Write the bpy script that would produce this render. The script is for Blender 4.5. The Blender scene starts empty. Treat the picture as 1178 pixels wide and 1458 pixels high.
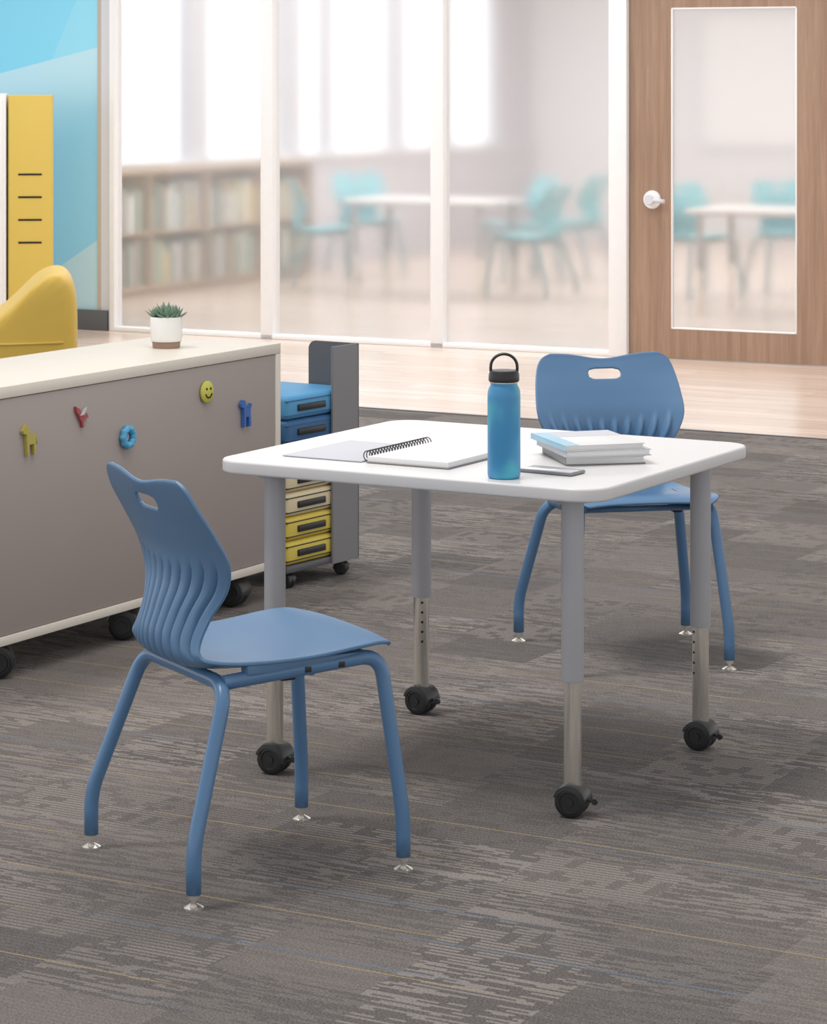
import bpy, bmesh, math, random
from mathutils import Vector, Matrix
random.seed(3)
S = bpy.context.scene
rad = math.radians

def lin(c):
    c = c/255.0
    return c/12.92 if c <= 0.04045 else ((c+0.055)/1.055)**2.4
def C(r, g, b): return (lin(r), lin(g), lin(b), 1.0)

# ------------------------------------------------------------ materials
def mat(name, col, rough=0.5, metal=0.0, spec=0.5, coat=0.0, noise=0.0, nscale=20.0, bump=0.0, bscale=200.0, sheen=0):
    m = bpy.data.materials.new(name); m.use_nodes = True
    nt = m.node_tree; p = nt.nodes['Principled BSDF']
    p.inputs['Base Color'].default_value = col
    p.inputs['Roughness'].default_value = rough
    p.inputs['Metallic'].default_value = metal
    p.inputs['Specular IOR Level'].default_value = spec
    p.inputs['Coat Weight'].default_value = coat
    tc = nt.nodes.new('ShaderNodeTexCoord')
    if noise > 0:
        n = nt.nodes.new('ShaderNodeTexNoise'); n.inputs['Scale'].default_value = nscale
        n.inputs['Detail'].default_value = 3
        nt.links.new(tc.outputs['Object'], n.inputs['Vector'])
        mx = nt.nodes.new('ShaderNodeMix'); mx.data_type = 'RGBA'
        mx.inputs[6].default_value = tuple(c*(1-noise) for c in col[:3])+(1,)
        mx.inputs[7].default_value = tuple(min(1, c*(1+noise)) for c in col[:3])+(1,)
        nt.links.new(n.outputs['Fac'], mx.inputs[0]); nt.links.new(mx.outputs[2], p.inputs['Base Color'])
    if bump > 0:
        n2 = nt.nodes.new('ShaderNodeTexNoise'); n2.inputs['Scale'].default_value = bscale
        nt.links.new(tc.outputs['Object'], n2.inputs['Vector'])
        b = nt.nodes.new('ShaderNodeBump'); b.inputs['Strength'].default_value = bump; b.inputs['Distance'].default_value = 0.002
        nt.links.new(n2.outputs['Fac'], b.inputs['Height']); nt.links.new(b.outputs['Normal'], p.inputs['Normal'])
    return m

class NB:
    def __init__(s, nt): s.nt = nt
    def m(s, op, a, b=None, c=None):
        n = s.nt.nodes.new('ShaderNodeMath'); n.operation = op
        for i, v in enumerate((a, b, c)):
            if v is None: continue
            if isinstance(v, (int, float)): n.inputs[i].default_value = v
            else: s.nt.links.new(v, n.inputs[i])
        return n.outputs[0]
    def comb(s, x, y, z=0.0):
        n = s.nt.nodes.new('ShaderNodeCombineXYZ')
        for i, v in enumerate((x, y, z)):
            if isinstance(v, (int, float)): n.inputs[i].default_value = v
            else: s.nt.links.new(v, n.inputs[i])
        return n.outputs[0]
    def noise(s, vec, scale=1.0, detail=2.0, rough=0.5):
        n = s.nt.nodes.new('ShaderNodeTexNoise'); n.inputs['Scale'].default_value = scale
        n.inputs['Detail'].default_value = detail; n.inputs['Roughness'].default_value = rough
        s.nt.links.new(vec, n.inputs['Vector']); return n.outputs['Fac']
    def white(s, vec):
        n = s.nt.nodes.new('ShaderNodeTexWhiteNoise'); n.noise_dimensions = '3D'
        s.nt.links.new(vec, n.inputs['Vector'])
        sp = s.nt.nodes.new('ShaderNodeSeparateColor'); s.nt.links.new(n.outputs['Color'], sp.inputs[0])
        return sp.outputs[0], sp.outputs[1], sp.outputs[2]
    def ss(s, x, lo, hi):
        n = s.nt.nodes.new('ShaderNodeMapRange'); n.interpolation_type = 'SMOOTHSTEP'
        s.nt.links.new(x, n.inputs[0]); n.inputs[1].default_value = lo; n.inputs[2].default_value = hi
        return n.outputs[0]
    def mix(s, f, a, b):
        n = s.nt.nodes.new('ShaderNodeMix'); n.data_type = 'RGBA'
        if isinstance(f, (int, float)): n.inputs[0].default_value = f
        else: s.nt.links.new(f, n.inputs[0])
        for i, v in ((6, a), (7, b)):
            if isinstance(v, tuple): n.inputs[i].default_value = v
            else: s.nt.links.new(v, n.inputs[i])
        return n.outputs[2]
    def pos(s, object_space=False):
        if object_space:
            g = s.nt.nodes.new('ShaderNodeTexCoord'); o = g.outputs['Object']
        else:
            g = s.nt.nodes.new('ShaderNodeNewGeometry'); o = g.outputs['Position']
        sp = s.nt.nodes.new('ShaderNodeSeparateXYZ'); s.nt.links.new(o, sp.inputs[0])
        return sp.outputs[0], sp.outputs[1], sp.outputs[2]

def newmat(name):
    m = bpy.data.materials.new(name); m.use_nodes = True
    return m, NB(m.node_tree), m.node_tree.nodes['Principled BSDF']

def rot_ab(nb):
    x, y, z = nb.pos()
    a = nb.m('SUBTRACT', nb.m('MULTIPLY', x, 0.870), nb.m('MULTIPLY', y, 0.492))
    b = nb.m('ADD', nb.m('MULTIPLY', x, 0.492), nb.m('MULTIPLY', y, 0.870))
    return a, b

def carpet_mat():
    m, nb, p = newmat('carpet_tiles')
    a, b = rot_ab(nb)
    row = nb.m('FLOOR', nb.m('DIVIDE', b, 0.25))
    acell = nb.m('ADD', nb.m('DIVIDE', a, 1.0), nb.m('MULTIPLY', row, 0.37))
    col = nb.m('FLOOR', acell)
    R, G, B = nb.white(nb.comb(col, row, 0.3))
    sub = nb.m('FLOOR', nb.m('MULTIPLY', acell, 3.0))
    R2, G2, B2 = nb.white(nb.comb(sub, row, 4.7))
    # dashes along a : regular rows, random on/off
    bq = nb.m('FLOOR', nb.m('MULTIPLY', b, 120.0))
    w1, w2, w3 = nb.white(nb.comb(nb.m('FLOOR', nb.m('ADD', nb.m('MULTIPLY', a, 9.0), nb.m('MULTIPLY', bq, 0.618))), bq, 2.0))
    w4, w5, w6 = nb.white(nb.comb(nb.m('FLOOR', nb.m('ADD', nb.m('MULTIPLY', a, 26.0), nb.m('MULTIPLY', bq, 0.371))), bq, 6.0))
    sa = nb.m('GREATER_THAN', nb.m('ADD', nb.m('MULTIPLY', w1, 0.65), nb.m('MULTIPLY', w4, 0.35)), 0.50)
    # short dashes stacked in columns (cross-hatched blocks)
    aq = nb.m('FLOOR', nb.m('MULTIPLY', a, 34.0))
    v1, v2, v3 = nb.white(nb.comb(aq, nb.m('FLOOR', nb.m('MULTIPLY', b, 30.0)), 3.0))
    comb_rows = nb.m('GREATER_THAN', nb.m('FRACT', nb.m('MULTIPLY', b, 60.0)), 0.45)
    sb = nb.m('MULTIPLY', nb.m('GREATER_THAN', v1, 0.30), comb_rows)
    sel = nb.m('GREATER_THAN', G2, 0.66)
    st = nb.m('ADD', nb.m('MULTIPLY', sb, sel), nb.m('MULTIPLY', sa, nb.m('SUBTRACT', 1.0, sel)))
    patch = nb.ss(nb.noise(nb.comb(nb.m('MULTIPLY', a, 1.3), nb.m('MULTIPLY', b, 1.9), 5.0), 1.0, 3.0), 0.38, 0.58)
    lvl = nb.m('MULTIPLY', nb.ss(B2, 0.0, 0.8), nb.m('ADD', 0.30, nb.m('MULTIPLY', 0.70, patch)))
    amt = nb.m('MULTIPLY', st, nb.m('ADD', 0.12, nb.m('MULTIPLY', 0.66, lvl)))
    base = nb.mix(nb.m('MULTIPLY', nb.m('ADD', R, R2), 0.5), C(84, 79, 77), C(120, 112, 107))
    c = nb.mix(amt, base, C(152, 143, 137))
    def yarn(c, per, wdt, color, seed, th, k0=0.5):
        k = nb.m('DIVIDE', b, per)
        fr = nb.m('ABSOLUTE', nb.m('SUBTRACT', nb.m('FRACT', k), k0))
        ln = nb.m('LESS_THAN', fr, wdt/per)
        on = nb.ss(nb.noise(nb.comb(nb.m('MULTIPLY', a, 0.8), nb.m('MULTIPLY', nb.m('FLOOR', k), 3.7), seed), 1.0, 1.0), th, th+0.06)
        return nb.mix(nb.m('MULTIPLY', nb.m('MULTIPLY', ln, on), 0.75), c, color)
    c = yarn(c, 0.25, 0.0024, C(176, 154, 104), 1.0, 0.48)
    c = yarn(c, 0.19, 0.0045, C(104, 118, 134), 12.0, 0.58)
    wx = nb.noise(nb.comb(nb.m('MULTIPLY', a, 210.0), nb.m('MULTIPLY', b, 260.0)), 1.0, 1.0)
    c = nb.mix(nb.ss(wx, 0.3, 0.75), nb.mix(0.26, c, (0, 0, 0, 1)), nb.mix(0.07, c, (1, 1, 1, 1)))
    m.node_tree.links.new(c, p.inputs['Base Color'])
    p.inputs['Roughness'].default_value = 0.95; p.inputs['Specular IOR Level'].default_value = 0.15
    bp = m.node_tree.nodes.new('ShaderNodeBump'); bp.inputs['Strength'].default_value = 0.3; bp.inputs['Distance'].default_value = 0.002
    m.node_tree.links.new(wx, bp.inputs['Height']); m.node_tree.links.new(bp.outputs[0], p.inputs['Normal'])
    return m

def woodfloor_mat():
    m, nb, p = newmat('light_wood_floor')
    a, b = rot_ab(nb)
    row = nb.m('FLOOR', nb.m('DIVIDE', b, 0.16))
    col = nb.m('FLOOR', nb.m('ADD', nb.m('DIVIDE', a, 1.5), nb.m('MULTIPLY', row, 0.41)))
    R, G, B = nb.white(nb.comb(col, row))
    g = nb.noise(nb.comb(nb.m('ADD', nb.m('MULTIPLY', a, 1.5), nb.m('MULTIPLY', R, 20)), nb.m('MULTIPLY', b, 22.0)), 1.0, 4.0)
    base = nb.mix(R, C(212, 192, 177), C(228, 211, 199))
    c = nb.mix(nb.ss(g, 0.4, 0.7), base, C(202, 180, 164))
    gap = nb.m('LESS_THAN', nb.m('FRACT', nb.m('DIVIDE', b, 0.16)), 0.02)
    c = nb.mix(nb.m('MULTIPLY', gap, 0.4), c, C(165, 143, 126))
    m.node_tree.links.new(c, p.inputs['Base Color']); p.inputs['Roughness'].default_value = 0.22
    return m

def doorwood_mat():
    m, nb, p = newmat('walnut_door_wood')
    x, y, z = nb.pos(True)
    g = nb.noise(nb.comb(nb.m('MULTIPLY', x, 26.0), nb.m('MULTIPLY', y, 26.0), nb.m('MULTIPLY', z, 1.1)), 1.0, 5.0, 0.6)
    g2 = nb.noise(nb.comb(nb.m('MULTIPLY', x, 160.0), nb.m('MULTIPLY', y, 160.0), nb.m('MULTIPLY', z, 6.0)), 1.0, 3.0)
    c = nb.mix(nb.ss(g, 0.3, 0.7), C(150, 121, 100), C(169, 139, 117))
    c = nb.mix(nb.m('MULTIPLY', nb.ss(g2, 0.45, 0.7), 0.3), c, C(134, 104, 84))
    m.node_tree.links.new(c, p.inputs['Base Color']); p.inputs['Roughness'].default_value = 0.5
    return m

def mural_mat():
    m, nb, p = newmat('blue_mural_paint')
    x, y, z = nb.pos(True)
    l1 = nb.m('SUBTRACT', z, nb.m('ADD', 1.88, nb.m('MULTIPLY', nb.m('ADD', x, 3.75), 0.22)))
    l2 = nb.m('SUBTRACT', z, nb.m('ADD', 0.62, nb.m('MULTIPLY', nb.m('ADD', x, 3.75), 0.62)))
    l3 = nb.m('SUBTRACT', nb.m('ADD', x, 4.05), nb.m('MULTIPLY', nb.m('SUBTRACT', z, 2.0), 0.5))
    c = nb.mix(nb.m('LESS_THAN', l2, 0.0), C(146, 208, 236), C(188, 220, 232))
    up = nb.mix(nb.m('GREATER_THAN', l3, 0.0), C(138, 220, 248), C(152, 224, 248))
    band = nb.m('MULTIPLY', nb.m('LESS_THAN', l1, 0.0), nb.m('GREATER_THAN', l1, -0.6))
    c = nb.mix(nb.m('MULTIPLY', band, nb.ss(l1, -0.6, 0.0)), c, C(190, 230, 244))
    c = nb.mix(nb.m('GREATER_THAN', l1, 0.0), c, up)
    m.node_tree.links.new(c, p.inputs['Base Color']); p.inputs['Roughness'].default_value = 0.6
    return m

def glass_mat():
    m = bpy.data.materials.new('hazy_glass'); m.use_nodes = True
    nt = m.node_tree; nt.nodes.clear()
    out = nt.nodes.new('ShaderNodeOutputMaterial')
    rf = nt.nodes.new('ShaderNodeBsdfRefraction'); rf.inputs['IOR'].default_value = 1.05; rf.inputs['Roughness'].default_value = 0.38
    rf.inputs['Color'].default_value = (0.98, 0.99, 1, 1)
    df = nt.nodes.new('ShaderNodeBsdfTranslucent'); df.inputs['Color'].default_value = (0.97, 0.97, 0.97, 1)
    df2 = nt.nodes.new('ShaderNodeBsdfDiffuse'); df2.inputs['Color'].default_value = (0.97, 0.97, 0.97, 1)
    gl = nt.nodes.new('ShaderNodeBsdfGlossy'); gl.inputs['Roughness'].default_value = 0.05
    a1 = nt.nodes.new('ShaderNodeMixShader'); a1.inputs[0].default_value = 0.5
    nt.links.new(df.outputs[0], a1.inputs[1]); nt.links.new(df2.outputs[0], a1.inputs[2])
    a2 = nt.nodes.new('ShaderNodeMixShader'); a2.inputs[0].default_value = 0.22
    nt.links.new(rf.outputs[0], a2.inputs[1]); nt.links.new(a1.outputs[0], a2.inputs[2])
    a3 = nt.nodes.new('ShaderNodeMixShader'); a3.inputs[0].default_value = 0.05
    nt.links.new(a2.outputs[0], a3.inputs[1]); nt.links.new(gl.outputs[0], a3.inputs[2])
    nt.links.new(a3.outputs[0], out.inputs[0])
    return m

M_carpet = carpet_mat(); M_wood = woodfloor_mat(); M_door = doorwood_mat(); M_mural = mural_mat(); M_glass = glass_mat()
M_white = mat('white_frame_paint', C(242, 242, 242), 0.45, noise=0.02)
M_lgrey = mat('light_grey_trim', C(212, 212, 218), 0.5, noise=0.02)
M_wall = mat('white_wall_paint', C(230, 230, 233), 0.8, noise=0.02, nscale=3)
M_ceil = mat('ceiling_paint', C(235, 235, 235), 0.9, noise=0.02)
M_top = mat('white_laminate', C(216, 214, 214), 0.35, noise=0.01)
M_silver = mat('silver_paint_metal', C(174, 174, 179), 0.42, metal=0.15, noise=0.02)
M_chrome = mat('brushed_chrome', C(238, 234, 226), 0.2, metal=0.85, noise=0.03, nscale=60)
M_black = mat('black_plastic', C(36, 36, 38), 0.4, noise=0.1)
M_hole = mat('dark_hole', C(20, 20, 22), 0.8, noise=0.1)
M_blue = mat('blue_shell_plastic', C(88, 124, 160), 0.40, noise=0.02, nscale=4, bump=0.05, bscale=900)
M_bluef = mat('blue_frame_metal', C(87, 124, 162), 0.30, noise=0.02)
M_teal = mat('teal_shell_plastic', C(112, 184, 194), 0.45, noise=0.03)
M_tealf = mat('teal_frame_metal', C(125, 155, 162), 0.4, noise=0.03)
M_taupe = mat('taupe_panel', C(161, 150, 145), 0.6, noise=0.02, nscale=5)
M_cream = mat('cream_laminate', C(222, 214, 201), 0.5, noise=0.03, nscale=12)
M_cart = mat('charcoal_metal', C(98, 98, 101), 0.45, metal=0.2, noise=0.03)
M_cartl = mat('grey_metal', C(134, 132, 134), 0.45, metal=0.2, noise=0.03)
M_yellow = mat('yellow_vinyl', C(228, 190, 82), 0.5, noise=0.04, nscale=6)
M_yell2 = mat('yellow_locker_paint', C(220, 190, 88), 0.5, noise=0.02)
M_cushblue = mat('cushion_blue', C(84, 154, 200), 0.6, noise=0.05)
M_cushdk = mat('cushion_dark_blue', C(56, 100, 144), 0.6, noise=0.05)
M_cushcr = mat('cushion_cream', C(222, 206, 168), 0.6, noise=0.05)
M_cushy = mat('cushion_yellow', C(218, 196, 86), 0.6, noise=0.05)
M_paper = mat('paper', C(228, 227, 225), 0.7, noise=0.01)
M_greyp = mat('grey_paper_cover', C(192, 193, 200), 0.6, noise=0.02)
M_base = mat('baseboard_grey', C(92, 94, 98), 0.6, noise=0.03)
M_tan = mat('tan_trim', C(190, 178, 165), 0.6, noise=0.03)
M_soil = mat('soil', C(70, 55, 42), 0.9, noise=0.3, nscale=80)
M_pot = mat('white_ceramic', C(234, 232, 228), 0.35, noise=0.01)
M_potb = mat('pot_wood_base', C(150, 124, 106), 0.6, noise=0.1)
M_leaf = mat('succulent_leaf', C(112, 138, 118), 0.5, noise=0.25, nscale=25)
M_bookb = mat('book_light_blue', C(148, 190, 210), 0.45, noise=0.15, nscale=9)
M_bookg = mat('book_grey_cover', C(142, 142, 141), 0.5, noise=0.1, nscale=9)
M_bookw = mat('book_white_cover', C(214, 214, 214), 0.4, noise=0.04, nscale=9)
M_red = mat('red_pin', C(170, 80, 82), 0.5, noise=0.1)
M_pinb = mat('blue_pin', C(58, 104, 176), 0.45, noise=0.1)
M_ring = mat('sky_blue_pin', C(84, 166, 206), 0.4, noise=0.05)
M_olive = mat('olive_pin', C(180, 168, 84), 0.5, noise=0.1)
M_limey = mat('smiley_yellow', C(205, 198, 84), 0.45, noise=0.05)

# ------------------------------------------------------------ mesh helpers
def mesh_obj(name, bm, mats, parent=None, smooth=False, M=None):
    me = bpy.data.meshes.new(name)
    bmesh.ops.recalc_face_normals(bm, faces=bm.faces[:])
    bm.to_mesh(me); bm.free()
    if not isinstance(mats, (list, tuple)): mats = [mats]
    for mm in mats: me.materials.append(mm)
    if smooth:
        for p in me.polygons: p.use_smooth = True
    o = bpy.data.objects.new(name, me); S.collection.objects.link(o)
    if parent: o.parent = parent
    if M is not None: o.matrix_local = M
    return o

def autosmooth(o, ang=35):
    me = o.data
    for p in me.polygons: p.use_smooth = True
    try: me.set_sharp_from_angle(angle=rad(ang))
    except Exception: pass
    return o

def boxes(name, lst, mats, parent=None, bev=0.0, M=None, seg=2):
    bm = bmesh.new()
    for b in lst:
        x0, x1, y0, y1, z0, z1 = b[:6]; mi = b[6] if len(b) > 6 else 0
        t = bmesh.new(); bmesh.ops.create_cube(t, size=1)
        for v in t.verts:
            v.co = Vector(((x0+x1)/2+v.co.x*(x1-x0), (y0+y1)/2+v.co.y*(y1-y0), (z0+z1)/2+v.co.z*(z1-z0)))
        if bev > 0:
            bb = min(bev, 0.45*min(abs(x1-x0), abs(y1-y0), abs(z1-z0)))
            bmesh.ops.bevel(t, geom=t.edges[:], offset=bb, segments=seg, affect='EDGES', profile=0.5)
        for f in t.faces: f.material_index = mi
        tm = bpy.data.meshes.new('t'); t.to_mesh(tm); t.free(); bm.from_mesh(tm)
        bpy.data.meshes.remove(tm)
    o = mesh_obj(name, bm, mats, parent, M=M)
    if bev > 0: autosmooth(o, 40)
    return o

def empty(name, loc, rz=0.0):
    e = bpy.data.objects.new(name, None); e.empty_display_size = 0.1
    S.collection.objects.link(e); e.location = loc; e.rotation_euler = (0, 0, rz); return e

def lathe_bm(prof, seg=40, center=(0, 0, 0), mi=None, bm=None, axis='Z'):
    bm = bm or bmesh.new()
    rings = []
    for k, (r, z) in enumerate(prof):
        ring = []
        for i in range(seg):
            a = 2*math.pi*i/seg
            if axis == 'Z': co = (r*math.cos(a), r*math.sin(a), z)
            elif axis == 'X': co = (z, r*math.cos(a), r*math.sin(a))
            else: co = (r*math.cos(a), z, r*math.sin(a))
            ring.append(bm.verts.new(Vector(co)+Vector(center)))
        rings.append(ring)
    for k in range(len(rings)-1):
        for i in range(seg):
            f = bm.faces.new((rings[k][i], rings[k][(i+1) % seg], rings[k+1][(i+1) % seg], rings[k+1][i]))
            f.smooth = True
            if mi: f.material_index = mi[k] if isinstance(mi, (list, tuple)) else mi
    for ring, idx in ((rings[0], 0), (rings[-1], -1)):
        f = bm.faces.new(ring)
        if mi: f.material_index = mi[idx] if isinstance(mi, (list, tuple)) else mi
    return bm
def lathe(name, prof, mats, parent=None, seg=40, center=(0, 0, 0), mi=None, axis='Z'):
    o = mesh_obj(name, lathe_bm(prof, seg, center, mi, axis=axis), mats, parent)
    return autosmooth(o, 40)

def fillet(pts, r, n=8):
    pts = [Vector(p) for p in pts]; out = [pts[0]]
    for i in range(1, len(pts)-1):
        p0, p1, p2 = pts[i-1], pts[i], pts[i+1]
        d1 = (p0-p1); d2 = (p2-p1)
        rr = min(r if not isinstance(r, (list, tuple)) else r[i-1], d1.length*0.48, d2.length*0.48)
        a = p1+d1.normalized()*rr; b = p1+d2.normalized()*rr
        for k in range(n+1):
            t = k/n
            out.append((1-t)**2*a+2*t*(1-t)*p1+t*t*b)
    out.append(pts[-1]); return out

def tube_bm(path, r, seg=16, bm=None, mi=0):
    bm = bm or bmesh.new()
    path = [Vector(p) for p in path]
    t0 = (path[1]-path[0]).normalized()
    nrm = t0.orthogonal().normalized(); rings = []
    pt = t0
    for i, p in enumerate(path):
        if i == 0: t = t0
        elif i == len(path)-1: t = (path[-1]-path[-2]).normalized()
        else: t = ((path[i+1]-p).normalized()+(p-path[i-1]).normalized()).normalized()
        q = pt.rotation_difference(t); nrm = q @ nrm; nrm = (nrm-t*nrm.dot(t)).normalized(); pt = t
        bn = t.cross(nrm)
        rings.append([bm.verts.new(p+r*(math.cos(2*math.pi*k/seg)*nrm+math.sin(2*math.pi*k/seg)*bn)) for k in range(seg)])
    for a, b in zip(rings[:-1], rings[1:]):
        for k in range(seg):
            f = bm.faces.new((a[k], a[(k+1) % seg], b[(k+1) % seg], b[k])); f.smooth = True; f.material_index = mi
    f = bm.faces.new(rings[0]); f.material_index = mi
    f = bm.faces.new(rings[-1]); f.material_index = mi
    return bm

def prism(name, pts, y0, y1, m, parent, bev=0.0015):
    bm = bmesh.new()
    vs = [bm.verts.new((x, y0, z)) for x, z in pts]
    f = bm.faces.new(vs)
    r = bmesh.ops.extrude_face_region(bm, geom=[f])
    for v in r['geom']:
        if isinstance(v, bmesh.types.BMVert): v.co.y = y1
    bmesh.ops.bevel(bm, geom=[e for e in bm.edges if abs(e.verts[0].co.y-e.verts[1].co.y) < 1e-6], offset=bev, segments=2, affect='EDGES')
    return mesh_obj(name, bm, m, parent)

# ------------------------------------------------------------ caster
def caster(name, parent, loc, R=0.036, ang=0.0, lever=True):
    bm = bmesh.new()
    w = R*0.40
    for sx in (-1, 1):
        c = (sx*R*0.44, 0, R)
        pr = [(R*0.30, -w), (R*0.80, -w), (R*0.95, -w*0.75), (R, -w*0.2), (R, w*0.2), (R*0.95, w*0.75), (R*0.80, w), (R*0.62, w*1.0), (R*0.58, w*0.8), (R*0.3, w*0.8)]
        if sx < 0: pr = [(a, -b) for a, b in pr][::-1]
        lathe_bm(pr, 32, c, bm=bm, axis='X')
        lathe_bm([(R*0.26, -w*1.05), (R*0.28, 0), (R*0.26, w*1.05)], 16, c, bm=bm, axis='X')
    seg = 18; prev = None
    for k in range(seg+1):
        a = rad(-8+172*k/seg)
        row = [bm.verts.new((x, math.cos(a)*(R*rr), R+math.sin(a)*(R*rr))) for x, rr in ((-R*0.90, 0.80), (-R*0.86, 1.04), (-R*0.6, 1.10), (R*0.6, 1.10), (R*0.86, 1.04), (R*0.90, 0.80))]
        if prev:
            for j in range(5): bm.faces.new((prev[j], prev[j+1], row[j+1], row[j]))
        prev = row
    lathe_bm([(R*0.3, R*1.0), (R*0.4, R*1.1), (R*0.36, R*1.75), (R*0.28, R*1.95)], 18, (0, 0, 0), bm=bm)
    if lever:
        tube_bm([(R*0.2, R*0.7, R*1.1), (R*0.2, R*1.15, R*1.15), (R*0.2, R*1.5, R*1.05)], R*0.11, 8, bm)
        lathe_bm([(R*0.2, -R*.1), (R*0.2, R*.1)], 12, (R*0.2, R*1.5, R*1.05), bm=bm, axis='X')
    o = mesh_obj(name, bm, M_black, parent, M=Matrix.Translation(loc) @ Matrix.Rotation(ang, 4, 'Z'))
    return autosmooth(o, 40)

# ------------------------------------------------------------ table
def rounded_slab(name, sx, sy, z0, z1, r, m, parent, bev=0.006, ox=0.0, oy=0.0):
    bm = bmesh.new(); rings = []
    n = 5; prof = []
    for k in range(n+1):
        a = rad(90*k/n); prof.append((bev*(1-math.sin(a)), z0+bev*(1-math.cos(a))))
    for k in range(n+1):
        a = rad(90*k/n); prof.append((bev*(1-math.cos(a)), z1-bev*(1-math.sin(a))))
    for ins, z in prof:
        ring = []
        for cx, cy, a0 in ((sx/2-r, sy/2-r, 0), (-sx/2+r, sy/2-r, 90), (-sx/2+r, -sy/2+r, 180), (sx/2-r, -sy/2+r, 270)):
            for k in range(21):
                a = rad(a0+90*k/20); ring.append(bm.verts.new((ox+cx+(r-ins)*math.cos(a), oy+cy+(r-ins)*math.sin(a), z)))
        rings.append(ring)
    N = len(rings[0])
    for a, b in zip(rings[:-1], rings[1:]):
        for k in range(N):
            f = bm.faces.new((a[k], a[(k+1) % N], b[(k+1) % N], b[k])); f.smooth = True
    bm.faces.new(rings[0]); bm.faces.new(rings[-1])
    return mesh_obj(name, bm, m, parent)

def make_table(name, loc, rz, sx, sy, lx, ly, H=0.77, casters=True, ox=0.0, oy=0.0):
    e = empty(name, loc, rz)
    rounded_slab('tabletop', sx, sy, H-0.032, H, 0.075, M_top, e, ox=ox, oy=oy)
    i = 0
    for x in (-lx/2, lx/2):
        for y in (-ly/2, ly/2):
            i += 1
            bm = bmesh.new()
            b0 = 0.064 if casters else 0.0
            lathe_bm([(0.0255, 0.312), (0.0262, 0.316), (0.0262, H-0.034)], 32, (x, y, 0), bm=bm)
            lathe_bm([(0.0195, b0), (0.0210, b0+0.004), (0.0210, 0.33)], 32, (x, y, 0), mi=1, bm=bm)
            if casters:
                lathe_bm([(0.04, H-0.045), (0.04, H-0.033)], 28, (x, y, 0), bm=bm)
            o = mesh_obj('leg_%d' % i, bm, [M_silver, M_chrome], e); autosmooth(o, 40)
            if casters:
                caster('caster_%d' % i, e, (x, y, 0), 0.037, -rz+rad(-90+(-24, -32, -20, -28)[i-1]))
                if i in (2, 4):
                    bh = bmesh.new()
                    ang = rad(-84 if i == 2 else -150)
                    for k in range(5):
                        d = Vector((math.cos(ang-rz), math.sin(ang-rz), 0))
                        c = Vector((x, y, 0.195+k*0.026))+d*0.0208
                        M2 = Matrix.Translation(c) @ d.to_track_quat('Z', 'Y').to_matrix().to_4x4()
                        bmesh.ops.create_cone(bh, cap_ends=True, segments=12, radius1=0.0034, radius2=0.0034, depth=0.001, matrix=M2)
                    mesh_obj('adjust_holes_%d' % i, bh, M_hole, e)
    f = 0.02
    boxes('apron', [(-lx/2, lx/2, -ly/2-f/2, -ly/2+f/2, H-0.044, H-0.034), (-lx/2, lx/2, ly/2-f/2, ly/2+f/2, H-0.044, H-0.034),
                    (-lx/2-f/2, -lx/2+f/2, -ly/2, ly/2, H-0.044, H-0.034), (lx/2-f/2, lx/2+f/2, -ly/2, ly/2, H-0.044, H-0.034)], M_silver, e, 0.002)
    return e

# ------------------------------------------------------------ chair
PROF = [ # f, z, w, kf, kz
 (-.256, .866, .166, .008, 0), (-.254, .857, .189, .009, 0), (-.248, .840, .205, .011, 0), (-.236, .805, .217, .016, 0), (-.214, .75, .226, .028, 0),
 (-.194, .69, .227, .040, 0), (-.194, .63, .203, .048, 0), (-.213, .57, .165, .048, 0), (-.228, .52, .157, .042, 0),
 (-.218, .480, .170, .026, .014), (-.175, .457, .188, .004, .026), (-.09, .454, .208, 0, .022), (.04, .468, .222, 0, .010),
 (.15, .488, .226, 0, 0), (.205, .496, .220, 0, -.005), (.240, .493, .204, 0, -.008), (.257, .483, .180, 0, -.008)]
SLOTZ = .803
def cr(p0, p1, p2, p3, t):
    return 0.5*((2*p1)+(-p0+p2)*t+(2*p0-5*p1+4*p2-p3)*t*t+(-p0+3*p1-3*p2+p3)*t**3)
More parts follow.
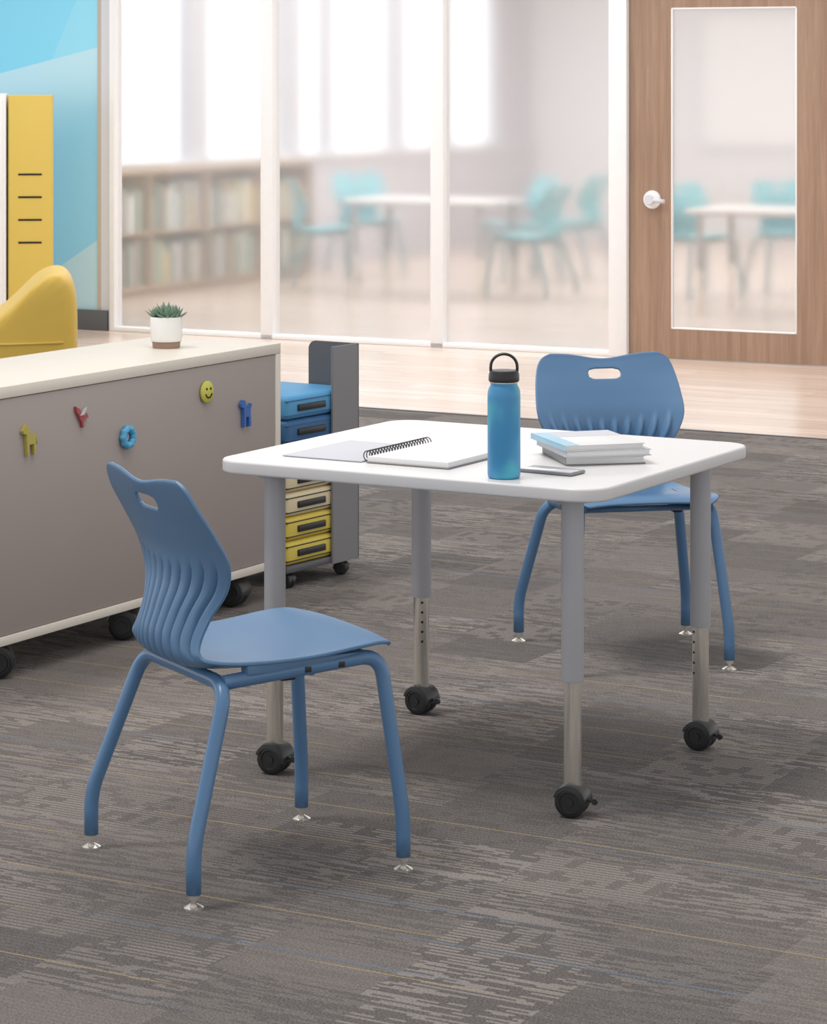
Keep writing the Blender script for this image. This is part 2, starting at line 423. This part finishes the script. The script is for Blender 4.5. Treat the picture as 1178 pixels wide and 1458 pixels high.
def chair_shell():
    n = len(PROF)
    dense = []
    for i in range(n-1):
        a = PROF[max(i-1, 0)]; b = PROF[i]; c = PROF[i+1]; d = PROF[min(i+2, n-1)]
        for k in range(24):
            dense.append([cr(a[j], b[j], c[j], d[j], k/24) for j in range(5)])
    dense.append(list(PROF[-1]))
    L = [0]
    for p, q in zip(dense[:-1], dense[1:]): L.append(L[-1]+math.hypot(q[0]-p[0], q[1]-p[1]))
    NV, NU = 132, 126
    rows = []; j = 0
    for i in range(NV+1):
        s = L[-1]*i/NV
        while j < len(L)-2 and L[j+1] < s: j += 1
        t = (s-L[j])/max(1e-9, L[j+1]-L[j])
        rows.append([dense[j][k]*(1-t)+dense[j+1][k]*t for k in range(5)]+[s])
    bm = bmesh.new(); g = []
    def sst(x, a, b):
        t = max(0, min(1, (x-a)/(b-a))); return t*t*(3-2*t)
    for i, (f, z, w, kf, kz, s) in enumerate(rows):
        r0 = rows[max(i-1, 0)]; r1 = rows[min(i+1, NV)]
        tx, tz = r1[0]-r0[0], r1[1]-r0[1]; l = math.hypot(tx, tz)
        nx, nz = (tz/l, -tx/l)
        row = []
        for k in range(NU+1):
            u = -1+2*k/NU
            F = f+kf*u*u; Z = z+kz*u*u*abs(u)
            top = math.exp(-(s/0.05)**2)
            Z += top*(-0.018*math.exp(-(u/0.5)**2))
            au = abs(u)
            e1 = sst(s, 0.165+0.035*(1-au), 0.25)*(1-sst(s, 0.40, 0.45)) if f < 0 else 0
            eu = 1-sst(au, 0.90, 0.985)
            gr = (0.5+0.5*math.cos(2*math.pi*5.5*u+math.pi))**4.0
            dd = 0.019*e1*eu*gr
            F += nx*dd*(1 if nx > 0 else -1)
            row.append(bm.verts.new((F, u*w, Z)))
        g.append(row)
    A, Bz = 0.050, 0.0145
    for i in range(NV):
        s = rows[i][5]
        for k in range(NU):
            vs = (g[i][k], g[i][k+1], g[i+1][k+1], g[i+1][k])
            if s < 0.14:
                yc = sum(v.co.y for v in vs)/4; zc = sum(v.co.z for v in vs)/4
                if (abs(yc)/A)**4+(abs(zc-SLOTZ)/Bz)**4 < 1: continue
            f = bm.faces.new(vs); f.smooth = True
    bm.verts.ensure_lookup_table()
    for v in list(bm.verts):
        if not v.link_faces: bm.verts.remove(v); continue
    for e in bm.edges:
        if len(e.link_faces) == 1:
            for v in e.verts:
                if v.tag: continue
                dy, dz = v.co.y, v.co.z-SLOTZ
                if abs(dy) < 0.07 and abs(dz) < 0.03:
                    q = ((abs(dy)/A)**4+(abs(dz)/Bz)**4)**0.25
                    if q > 1e-3:
                        v.co.y = dy/q; v.co.z = SLOTZ+dz/q; v.tag = True
    me = bpy.data.meshes.new('chair_shell'); bm.to_mesh(me); bm.free()
    return me
SHELL = chair_shell()

def make_chair(name, loc, heading, mshell, mframe, sub=1):
    e = empty(name, loc, heading)
    me = SHELL.copy(); me.materials.append(mshell)
    o = bpy.data.objects.new('shell', me); S.collection.objects.link(o); o.parent = e
    sd = o.modifiers.new('solid', 'SOLIDIFY'); sd.thickness = 0.0085; sd.offset = 0
    if sub:
        ss = o.modifiers.new('sub', 'SUBSURF'); ss.levels = 1; ss.render_levels = 1
    r = 0.0158
    pts = [(-.253, .262, .03), (-.253, .262, .125), (-.150, .205, .436), (-.150, -.205, .436), (-.253, -.262, .125), (-.253, -.262, .03)]
    mesh_obj('rear_leg_frame', tube_bm(fillet(pts, [0.04, 0.06, 0.06, 0.04], 10), r, 18), mframe, e)
    for i, sy in enumerate((1, -1)):
        pts = [(.258, sy*.235, .03), (.258, sy*.235, .115), (.222, sy*.196, .462), (-.148, sy*.184, .437)]
        mesh_obj('front_leg_%d' % (i+1), tube_bm(fillet(pts, [0.04, 0.05], 10), r, 18), mframe, e)
    mesh_obj('cross_rail', tube_bm([(.06, -.19, .440), (.06, .19, .440)], 0.009, 12), mframe, e)
    for i, sy in enumerate((1, -1)):
        boxes('seat_skirt_%d' % (i+1), [(-.10, .19, min(sy*.168, sy*.204), max(sy*.168, sy*.204), .449, .474)], mshell, e, 0.006)
    boxes('mount_pads', [(.0, .035, -.165, -.135, .420, .456), (.0, .035, .135, .165, .420, .456)], M_black, e, 0.004)
    boxes('rail_bolts', [(.035, .05, -.207, -.203, .443, .455), (.115, .13, -.209, -.205, .446, .458)], M_black, e, 0.001)
    for i, (x, y) in enumerate(((-.253, .262), (-.253, -.262), (.258, .235), (.258, -.235))):
        lathe('glide_%d' % (i+1), [(0.021, 0.0), (0.021, 0.004), (0.014, 0.008), (0.006, 0.012), (0.006, 0.02), (0.0125, 0.021), (0.0125, 0.033)], M_chrome, e, 24, (x, y, 0))
    return e

# ------------------------------------------------------------ room shell
def quad(name, pts, m):
    bm = bmesh.new(); bm.faces.new([bm.verts.new(p) for p in pts]); return mesh_obj(name, bm, m)
def AB(a, b, z=0.0):
    return (a*0.870+b*0.492, -a*0.492+b*0.870, z)
BE = 12.33
quad('floor', [AB(-16, -6), AB(14, -6), AB(14, BE), AB(-16, BE)], M_carpet)
quad('floor_wood', [AB(-22, BE), AB(14, BE), AB(14, 34), AB(-22, 34)], M_wood)
boxes('trim_1', [(-16, 14, BE-0.012, BE+0.012, 0.0, 0.004)], M_base, M=Matrix.Rotation(rad(-29.5), 4, 'Z'))

WM = Matrix.Translation((1.293, 16.9, 0)) @ Matrix.Rotation(rad(-27), 4, 'Z')
def W(name, lst, m, bev=0.0, parent=None):
    return boxes(name, lst, m, parent, bev, M=(WM if parent is None else None))
CH = 3.1
W('trim_2', [(-0.105, 0.012, -0.06, 0.06, 0, CH), (-1.31, -1.22, -0.05, 0.05, 0, CH), (-2.528, -2.438, -0.05, 0.05, 0, CH),
             (-3.68, -3.64, -0.05, 0.05, 0, CH), (-3.64, -0.105, -0.05, 0.05, 0, 0.03)], M_white, 0.004)
for i, (a, b) in enumerate(((-3.64, -2.528), (-2.438, -1.31), (-1.22, -0.105))):
    bm = bmesh.new(); bm.faces.new([bm.verts.new(p) for p in ((a, 0, 0.03), (b, 0, 0.03), (b, 0, CH), (a, 0, CH))])
    mesh_obj('window_%d' % (i+1), bm, M_glass, M=WM)
D = empty('door_1', (0, 0, 0)); D.matrix_world = WM
gx0, gx1 = 0.285, 1.0725
boxes('leaf', [(0.02, gx0, -0.022, 0.022, 0.005, 2.4), (gx1, 1.30, -0.022, 0.022, 0.005, 2.4), (gx0, gx1, -0.022, 0.022, 0.005, 0.178), (gx0, gx1, -0.022, 0.022, 2.092, 2.4)], M_door, D)
boxes('glazing_bead', [(gx0, gx0+0.009, -0.024, 0.0, 0.178, 2.092), (gx1-0.009, gx1, -0.024, 0.0, 0.178, 2.092), (gx0, gx1, -0.024, 0, 0.178, 0.187), (gx0, gx1, -0.024, 0, 2.083, 2.092)], M_white, D, 0.002)
bm = bmesh.new(); bm.faces.new([bm.verts.new(p) for p in ((gx0, 0.002, 0.178), (gx1, 0.002, 0.178), (gx1, 0.002, 2.092), (gx0, 0.002, 2.092))])
mesh_obj('glass', bm, M_glass, D)
lathe('handle_rose', [(0.052, -0.036), (0.055, -0.03), (0.055, -0.022)], M_white, D, 32, (0.165, 0, 0.946), axis='Y')
lathe('handle_neck', [(0.028, -0.085), (0.032, -0.075), (0.022, -0.06), (0.02, -0.03)], M_lgrey, D, 24, (0.165, 0, 0.946), axis='Y')
mesh_obj('handle_lever', tube_bm(fillet([(0.165, -0.07, 0.946), (0.2, -0.074, 0.944), (0.262, -0.07, 0.938)], 0.02), 0.013, 14), M_lgrey, D)
W('wall_right', [(1.31, 4.5, -0.06, 0.06, 0, CH), (0.012, 1.31, -0.06, 0.06, 2.41, CH)], M_door)
W('wall_left', [(-8.5, -3.785, -0.02, 0.03, 0, CH)], M_mural)
W('trim_3', [(-3.785, -3.755, -0.03, 0.03, 0, CH)], M_tan)
W('trim_4', [(-3.755, -3.68, -0.03, 0.06, 0, CH)], M_lgrey)
W('baseboard_left', [(-8.5, -3.695, -0.055, -0.031, 0, 0.135)], M_base, 0.003)
M_pier = mat('window_pier_paint', C(196, 196, 203), 0.8, noise=0.02)
W('wall_classroom_left', [(-5.55, -5.35, 0.12, 11.0, 0, 1.0), (-5.55, -5.35, 0.12, 11.0, 2.95, CH)] +
  [(-5.5, -5.38, b-w/2, b+w/2, 1.0, 2.95) for b, w in ((0.4, .5), (1.6, .1), (2.75, .22), (4.15, .28), (5.8, .26), (6.5, .1), (7.9, .22), (9.0, .1), (10.55, .9))], M_pier)
W('wall_classroom_back', [(-5.55, 6, 11.0, 11.2, 0, CH)], M_wall)
W('trim_5', [(-5.36, -5.30, 0.12, 11.0, 0.97, 1.0)], M_white)
W('ceiling_classroom', [(-5.55, 6, 0.06, 11.2, CH, CH+0.05)], M_ceil)
wb = empty('whiteboard', (0, 0, 0)); wb.matrix_world = WM
boxes('panel', [(-4.0, 0.0, 10.97, 10.999, 0.95, 2.3)], M_white, wb)
boxes('frame', [(-4.03, 0.03, 10.95, 10.999, 0.90, 0.95), (-4.03, 0.03, 10.96, 10.999, 2.3, 2.33), (-4.03, -4.0, 10.96, 10.999, 0.95, 2.3), (0, 0.03, 10.96, 10.999, 0.95, 2.3)], M_lgrey, wb)
bk = empty('bookshelf', (0, 0, 0)); bk.matrix_world = WM
M_shelf = mat('shelf_wood', C(172, 148, 126), 0.6, noise=0.08)
x0, x1, y0, y1 = -5.29, -4.99, 0.9, 5.4
boxes('carcass', [(x0, x0+0.02, y0, y1, 0.05, 0.96), (x0, x1, y0, y1, 0.93, 0.96), (x0, x1, y0, y1, 0.47, 0.49), (x0, x1, y0, y1, 0.05, 0.08), (x0, x1-0.03, y0, y1, 0, 0.05)] +
      [(x0, x1, y, y+0.025, 0.05, 0.96) for y in (0.9, 1.8, 2.7, 3.6, 4.5, 5.375)], M_shelf, bk)
cols = [C(200, 195, 185), C(165, 185, 170), C(120, 150, 150), C(205, 180, 120), C(150, 140, 135), C(225, 225, 225)]
bmats = [mat('book_spine_%d' % i, c, 0.6, noise=0.1) for i, c in enumerate(cols)]
bl = []
for zs in (0.08, 0.49):
    y = y0+0.04
    while y < y1-0.06:
        t = random.uniform(0.02, 0.055)
        if abs(((y-0.9) % 0.9)) > 0.85 or (y-0.9) % 0.9 < 0.03: y += 0.03; continue
        if random.random() < 0.9: bl.append((x0+0.03, x1-random.uniform(0.02, 0.07), y, y+t-0.002, zs, zs+random.uniform(0.24, 0.36), random.randrange(6)))
        y += t
boxes('books', bl, bmats, bk)

# ------------------------------------------------------------ furniture
RU = rad(-29.5)
make_table('activity_table', (0.194, 7.0, 0), RU, 1.045, 0.925, 0.812, 0.732, ox=-.008)
make_chair('student_chair', (-.363, 6.115, 0), rad(30), M_blue, M_bluef)
make_chair('student_chair', (.624, 8.26, 0), rad(-78.5), M_blue, M_bluef)
make_table('classroom_table', (0.25, 21.6, 0), rad(-27), 1.25, 0.75, 1.05, 0.6, 0.74, False)
make_table('classroom_table', (2.55, 19.7, 0), rad(-27), 1.25, 0.75, 1.05, 0.6, 0.74, False)
for (x, y, a) in ((1.00, 22.9, 200), (1.45, 23.3, 150), (-0.62, 22.3, 10), (2.02, 20.9, -60), (-0.25, 23.6, -70), (0.98, 21.3, 150), (2.75, 21.3, -80)):
    make_chair('classroom_chair', (x, y, 0), rad(a), M_teal, M_tealf, 0)

# mobile storage cabinet
cb = empty('storage_cabinet', (-.433, 9.17, 0), rad(240.5))
Lc = 2.0
boxes('carcass', [(0, Lc, -.49, 0, .796, .83), (0, .028, -.49, 0, .125, .796), (Lc-.028, Lc, -.49, 0, .125, .796), (0, Lc, -.49, 0, .10, .126)], M_cream, cb, 0.0025)
boxes('front_panel', [(.029, Lc-.029, -.024, -.004, .128, .794)], M_taupe, cb, 0.001)
boxes('back_panel', [(.029, Lc-.029, -.486, -.47, .128, .794)], M_taupe, cb)
for i, (x, y) in enumerate(((.20, -.055), (.80, -.055), (1.42, -.055), (.20, -.42), (.80, -.42), (1.42, -.42))):
    caster('caster_%d' % (i+1), cb, (x, y, 0), 0.046, rad(10+15*i), False)

cb_mat = Matrix.Translation((-.433, 9.17, 0)) @ Matrix.Rotation(rad(240.5), 4, 'Z')
def on_cab(name, x, z):
    e = empty(name, (0, 0, 0)); e.matrix_world = cb_mat @ Matrix.Translation((x, -0.004, z)); return e
e = on_cab('horse_magnet', 1.347, .668)
horse = [(.020, .046), (.006, .040), (.002, .020), (-.020, .016), (-.030, .012), (-.036, -.014), (-.031, -.016), (-.026, -.002), (-.027, -.044), (-.017, -.044), (-.015, -.014), (.004, -.014), (.005, -.044), (.015, -.044), (.017, -.010), (.019, .016), (.034, .020), (.036, .028), (.026, .040)]
prism('body', horse, 0.0005, 0.012, M_olive, e)
e = on_cab('bird_magnet', 1.095, .707)
prism('body', [(-x*1.1, z*1.1) for x, z in [(-.03, .03), (-.012, .022), (0, .004), (.012, .01), (.022, .006), (.028, -.004), (.018, -.006), (.006, -.014), (.008, -.028), (.001, -.03), (-.004, -.014), (-.012, -.006), (-.018, .006), (-.026, .012)]], 0.0005, 0.01, M_red, e)
prism('wing', [(-x*1.1, z*1.1) for x, z in [(-.012, .004), (.004, .004), (.016, .024), (.004, .02)]], 0.008, 0.014, M_greyp, e)
e = on_cab('ring_magnet', .8686, .622)
bm = bmesh.new()
R0, r0 = 0.025, 0.0105
rg = []
for i in range(36):
    a = 2*math.pi*i/36; RR = R0+0.0022*math.cos(9*a)
    rg.append([bm.verts.new(((RR+r0*math.cos(b))*math.cos(a), 0.011+r0*math.sin(b), (RR+r0*math.cos(b))*math.sin(a))) for b in [2*math.pi*k/12 for k in range(12)]])
for i in range(36):
    for k in range(12): bm.faces.new((rg[i][k], rg[(i+1) % 36][k], rg[(i+1) % 36][(k+1) % 12], rg[i][(k+1) % 12]))
mesh_obj('ring', bm, M_ring, e, smooth=True)
lathe('backplate', [(0.013, 0.001), (0.013, 0.006)], M_greyp, e, 24, axis='Y')
e = on_cab('smiley_magnet', .4374, .714)
lathe('face', [(0.026, 0.001), (0.034, 0.004), (0.034, 0.009), (0.029, 0.013)], M_limey, e, 36, axis='Y')
lathe('eye_1', [(0.0042, 0.012), (0.004, 0.0145)], M_hole, e, 12, (-.011, 0, .010), axis='Y')
lathe('eye_2', [(0.0042, 0.012), (0.004, 0.0145)], M_hole, e, 12, (.011, 0, .010), axis='Y')
mesh_obj('smile', tube_bm([(0.018*math.cos(rad(a)), 0.0135, 0.018*math.sin(rad(a))) for a in range(200, 345, 10)], 0.0024, 8), M_hole, e)
e = on_cab('dog_magnet', .2154, .624)
dog = [(.022, .044), (.008, .040), (.004, .020), (-.012, .016), (-.024, .030), (-.030, .026), (-.022, .008), (-.026, -.044), (-.013, -.044), (-.010, -.014), (.004, -.012), (.006, -.044), (.018, -.044), (.018, .0), (.020, .018), (.034, .022), (.034, .032), (.028, .036)]
prism('body', dog, 0.0005, 0.013, M_pinb, e)

# potted succulent
pt = empty('potted_succulent', (-.793, 9.01, .83))
lathe('pot', [(0.043, 0.0), (0.044, 0.003), (0.045, 0.018), (0.049, 0.022), (0.0505, 0.03), (0.0515, 0.096), (0.0505, 0.10), (0.046, 0.10), (0.045, 0.088), (0.001, 0.087)], [M_pot, M_potb, M_soil], pt, 48, mi=[1, 1, 1, 0, 0, 0, 0, 0, 2])
bm = bmesh.new()
def leaf(bm, base, d, L, w, curl):
    d = Vector(d).normalized(); side = d.cross(Vector((0, 0, 1))).normalized(); up = side.cross(d).normalized()
    n = 7; prev = None
    for i in range(n+1):
        t = i/n; ww = w*(math.sin(math.pi*min(1, t*0.75+0.18))**0.8)*(1-t**4)+0.0003
        th = ww*0.45; c = Vector(base)+d*L*t+up*curl*t*t*L
        ring = [bm.verts.new(c+side*ww*math.cos(a)+up*th*math.sin(a)) for a in [2*math.pi*k/8 for k in range(8)]]
        if prev:
            for k in range(8):
                f = bm.faces.new((prev[k], prev[(k+1) % 8], ring[(k+1) % 8], ring[k])); f.smooth = True
        prev = ring
    bm.faces.new(prev)
for cx, cy in ((0, 0), (-.028, .004), (.028, -.006), (0.004, -.026), (0, .025)):
    sc = 1.2 if (cx, cy) == (0, 0) else 1.0
    for ring, (el, L, nn) in enumerate(((20, .048, 8), (42, .046, 8), (62, .044, 6), (80, .034, 3))):
        for k in range(nn):
            a = 2*math.pi*k/nn+ring*0.6+cx*40
            leaf(bm, (cx, cy, .092), (math.cos(a)*math.cos(rad(el)), math.sin(a)*math.cos(rad(el)), math.sin(rad(el))), L*sc*random.uniform(.85, 1.1), .0075*sc, random.uniform(.1, .3))
mesh_obj('leaves', bm, M_leaf, pt)

# cushion cart
ct = empty('cushion_cart', (-.42, 9.30, 0), rad(56))
def panel_round(name, x0, x1, y0, y1, z0, z1, r, m, parent, both=True):
    pts = [(x0, z0), (x1, z0)]
    for k in range(9):
        a = rad(90*k/8); pts.append((x1-r+r*math.cos(a), z1-r+r*math.sin(a)))
    if both:
        for k in range(9):
            a = rad(90+90*k/8); pts.append((x0+r+r*math.cos(a), z1-r+r*math.sin(a)))
    else: pts.append((x0, z1))
    return prism(name, pts, y0, y1, m, parent)
panel_round('side_panel', .245, .40, -.012, -.004, .05, .785, .02, M_cartl, ct, both=False)
pp = panel_round('back_panel', 0, .21, 0, .008, .05, .785, .03, M_cart, ct, both=False)
pp.matrix_local = Matrix.Translation((.40, -.012, 0)) @ Matrix.Rotation(rad(90), 4, 'Z')
boxes('base_shelf', [(-.005, .395, -.004, .32, .052, .075)], M_cart, ct, 0.003)
for i, (x, y) in enumerate(((.03, .02), (.34, .02), (.03, .28), (.34, .28))):
    caster('caster_%d' % (i+1), ct, (x, y, 0), 0.0235, rad(20*i), False)
cm = [M_cushy, M_cushy, M_cushcr, M_cushcr, M_cushblue, M_cushdk, M_cushblue]
for i in range(7):
    z0 = .076+i*.0805
    boxes('cushion_%d' % (i+1), [(.0, .385, .0, .31, z0, z0+.079)], cm[i], ct, 0.018, seg=4)
    boxes('cushion_piping_%d' % (i+1), [(.002, .383, -.001, .308, z0+.012, z0+.016), (.002, .383, -.001, .308, z0+.060, z0+.064)], M_black if i in (0, 1, 2, 3) else M_cushdk, ct, 0.001)
    boxes('handle_%d' % (i+1), [(.06, .215, -.007, .003, z0+.026, z0+.048)], M_black, ct, 0.003)

# lockers
lk = empty('storage_locker', (-2.31, 17.95, 0), rad(6))
boxes('body', [(-.278, 0, 0, .40, .04, 1.56)], M_yell2, lk, 0.004)
boxes('door', [(-.272, -.006, -.006, .002, .06, 1.545)], M_yell2, lk, 0.003)
boxes('plinth', [(-.27, -.01, .02, .39, 0, .04)], M_base, lk)
boxes('vent_slots', [(-.215, -.065, -.009, -.004, z-.006, z+.006) for z in (1.055, .91, .765, .62)], M_hole, lk)
lk2 = empty('white_cabinet', (-2.60, 17.92, 0), rad(6))
boxes('body', [(-.9, 0, 0, .40, .04, 1.57)], M_white, lk2, 0.004)
boxes('doors', [(-.43, -.02, -.016, 0, .08, 1.53), (-.86, -.45, -.016, 0, .08, 1.53)], M_white, lk2, 0.003)
boxes('pulls', [(-.07, -.055, -.04, -.016, .85, 1.0)], M_chrome, lk2, 0.003)
boxes('plinth', [(-.88, -.02, .02, .39, 0, .04)], M_base, lk2)

# yellow lounge seat
lg = empty('lounge_chair', (-1.55, 13.0, 0), rad(8))
prof = [(0, .02), (.0, .35), (.0, .60), (-.008, .69), (-.028, .75), (-.065, .785), (-.12, .785), (-.18, .75), (-.25, .68), (-.32, .61), (-.40, .56), (-.50, .525), (-.62, .50), (-.80, .485), (-.88, .43), (-.90, .25), (-.88, .02)]
bm = bmesh.new()
ny = 12
rings = []
for j in range(ny+1):
    t = -1+2*j/ny; y = .36*t
    k = 1-0.10*abs(t)**6
    hump = 1-.08*abs(t)**4
    ring = []
    for (x, z) in prof:
        zz = z if z < .47 else .47+(z-.47)*hump
        ring.append(bm.verts.new((-.45+(x+.45)*k, y+.36, zz)))
    rings.append(ring)
npf = len(prof)
for j in range(ny):
    for i in range(npf): bm.faces.new((rings[j][i], rings[j][(i+1) % npf], rings[j+1][(i+1) % npf], rings[j+1][i]))
bm.faces.new(rings[0]); bm.faces.new(rings[-1])
o = mesh_obj('upholstery', bm, M_yellow, lg, smooth=True)
o.modifiers.new('s', 'SUBSURF').render_levels = 2; o.modifiers['s'].levels = 2
mesh_obj('piping', tube_bm([(-.84, .015, .452), (-.6, .002, .452), (-.3, .0, .455), (-.07, .006, .46)], 0.006, 8), M_yell2, lg)
boxes('feet', [(-.8, -.74, .06, .12, 0, .04), (-.14, -.08, .06, .12, 0, .04), (-.8, -.74, .6, .66, 0, .04), (-.14, -.08, .6, .66, 0, .04)], M_black, lg, 0.004)

# ------------------------------------------------------------ table-top items
TZ = .7705
nb_ = empty('spiral_notebook', (-.040, 6.935, TZ), rad(-30))
boxes('cover_left', [(-.235, -.008, -.16, .16, .0005, .003)], M_greyp, nb_, 0.001)
boxes('cover_right', [(.006, .235, -.16, .16, .0005, .003)], M_bookg, nb_, 0.001)
boxes('pages', [(.008, .232, -.157, .157, .003, .016)], M_paper, nb_, 0.001)
bm = bmesh.new()
for i in range(22):
    y = -.145+i*.0138
    path = [(0.0015+.0125*math.cos(a), y+.004*a/6.28, .0145+.0125*math.sin(a)) for a in [2*math.pi*k/16 for k in range(17)]]
    tube_bm(path, 0.0014, 6, bm)
mesh_obj('coil', bm, M_black, nb_)

bt = empty('water_bottle', (.211, 6.55, TZ), 0)
mb, nbx, pb = newmat('bottle_blue_coat')
x, y, z = nbx.pos(True)
fr = nbx.ss(nbx.noise(nbx.comb(nbx.m('MULTIPLY', x, 16.0), nbx.m('MULTIPLY', y, 16.0), nbx.m('MULTIPLY', z, 13.0)), 1.0, 1.0), 0.45, 0.70)
mb.node_tree.links.new(nbx.mix(fr, C(68, 144, 192), C(76, 172, 196)), pb.inputs['Base Color']); pb.inputs['Roughness'].default_value = 0.35
lathe('body', [(0.034, 0), (0.037, 0.002), (0.0385, 0.007), (0.0385, 0.19), (0.0375, 0.203), (0.034, 0.212), (0.0315, 0.216), (0.0315, 0.222)], mb, bt, 56)
lathe('neck_ring', [(0.0312, 0.221), (0.033, 0.2215), (0.033, 0.2235), (0.0312, 0.224)], M_chrome, bt, 48)
lathe('cap', [(0.031, 0.2235), (0.0355, 0.225), (0.0360, 0.229), (0.0355, 0.245), (0.032, 0.250), (0.005, 0.251)], M_black, bt, 48)
arc = [(-.030, 0, .238), (-.031, 0, .255)]+[(-.031*math.cos(rad(a)), 0, .258+.030*math.sin(rad(a))) for a in range(10, 171, 10)]+[(.031, 0, .255), (.030, 0, .238)]
o = mesh_obj('carry_loop', tube_bm(arc, 0.0036, 10), M_black, bt); o.scale = (1, 2.0, 1)
lathe('loop_pin_1', [(0.007, -.036), (0.007, -.028)], M_chrome, bt, 16, (0, 0, .240), axis='X')
lathe('loop_pin_2', [(0.007, .028), (0.007, .036)], M_chrome, bt, 16, (0, 0, .240), axis='X')

def book(name, loc, rz, w, l, t, cov):
    e = empty(name, loc, rz)
    c = 0.0022
    boxes('cover', [(-w/2, w/2, -l/2, l/2, 0, c), (-w/2, w/2, -l/2, l/2, t-c, t), (-w/2, -w/2+c, -l/2, l/2, 0, t)], cov, e, 0.0008)
    boxes('pages', [(-w/2+c, w/2-.004, -l/2+.004, l/2-.004, c, t-c)], M_paper, e)
    return e
b1 = book('book', (.440, 6.88, TZ), rad(11), .20, .235, .020, M_bookg)
b2 = book('book', (.440, 6.872, TZ+.0202), rad(14), .215, .25, .016, M_greyp)
b3 = book('book', (.425, 6.872, TZ+.0364), rad(17), .205, .25, .014, M_bookw)
boxes('cover_print', [(-.1025, -.065, -.124, .124, .0138, .0144), (-.1028, -.1018, -.124, .124, .001, .013)], M_bookb, b3)
boxes('cover_stripe', [(-.065, .101, .03, .124, .0138, .0144)], M_greyp, b3)
ph = empty('smartphone', (.327, 6.632, TZ), rad(-33))
boxes('body', [(-.072, .072, -.035, .035, 0.0003, .008)], M_cartl, ph, 0.003)
boxes('screen', [(-.069, .069, -.032, .032, .0078, .0086)], mat('phone_glass', C(200, 201, 204), 0.1, noise=0.01), ph, 0.0003)

# ------------------------------------------------------------ lights
def area(name, loc, sx, sy, power, col=(1, 1, 1), rot=(0, 0, 0)):
    l = bpy.data.lights.new(name, 'AREA'); l.shape = 'RECTANGLE'; l.size = sx; l.size_y = sy; l.energy = power; l.color = col
    o = bpy.data.objects.new(name, l); S.collection.objects.link(o); o.location = loc; o.rotation_euler = rot; return o
area('ceiling_light_main', (-0.3, 7.4, 3.05), 1.8, 1.8, 34, (1, .965, .93), (0, 0, RU))
area('hall_fill_light', (0.2, 15.0, 3.05), 7.0, 2.2, 90, (1, .97, .95), (0, 0, rad(-27)))  # unseen fill added to brighten the wood floor near the windows
area('ceiling_light_classroom', (1.2, 22.5, 3.05), 9.0, 8.0, 400, (1, .985, .97), (0, 0, rad(-27)))
sl = bpy.data.lights.new('sun', 'SUN'); sl.energy = 1.15; sl.angle = rad(14); sl.color = (1, .97, .94)
so = bpy.data.objects.new('sun', sl); S.collection.objects.link(so)
so.rotation_euler = Vector((0.42, 0.10, -1)).to_track_quat('-Z', 'Y').to_euler(); so.location = (-3, 4, 6)
# sky: bright hazy horizon, softer overhead
w = bpy.data.worlds.new('world'); S.world = w; w.use_nodes = True
wt = w.node_tree; bg = wt.nodes['Background']; bg.inputs[0].default_value = (0.98, 0.985, 1.0, 1)
wn = NB(wt)
tc = wt.nodes.new('ShaderNodeTexCoord'); sp = wt.nodes.new('ShaderNodeSeparateXYZ'); wt.links.new(tc.outputs['Generated'], sp.inputs[0])
up = wn.ss(wn.m('ABSOLUTE', sp.outputs[2]), 0.06, 0.30)
wt.links.new(wn.m('SUBTRACT', 1.45, wn.m('MULTIPLY', up, 0.80)), bg.inputs[1])

# ------------------------------------------------------------ camera
cd = bpy.data.cameras.new('camera'); cam = bpy.data.objects.new('camera', cd); S.collection.objects.link(cam)
cam.location = (0, 0, 1.72); cam.rotation_euler = (rad(90), 0, 0)
cd.sensor_width = 36; cd.lens = 4000/1458*36; cd.shift_y = -629/1458
cd.clip_end = 200
cd.dof.use_dof = True; cd.dof.focus_distance = 6.9; cd.dof.aperture_fstop = 20
S.camera = cam
S.view_settings.view_transform = 'Standard'
S.view_settings.look = 'None'
print('DONE')
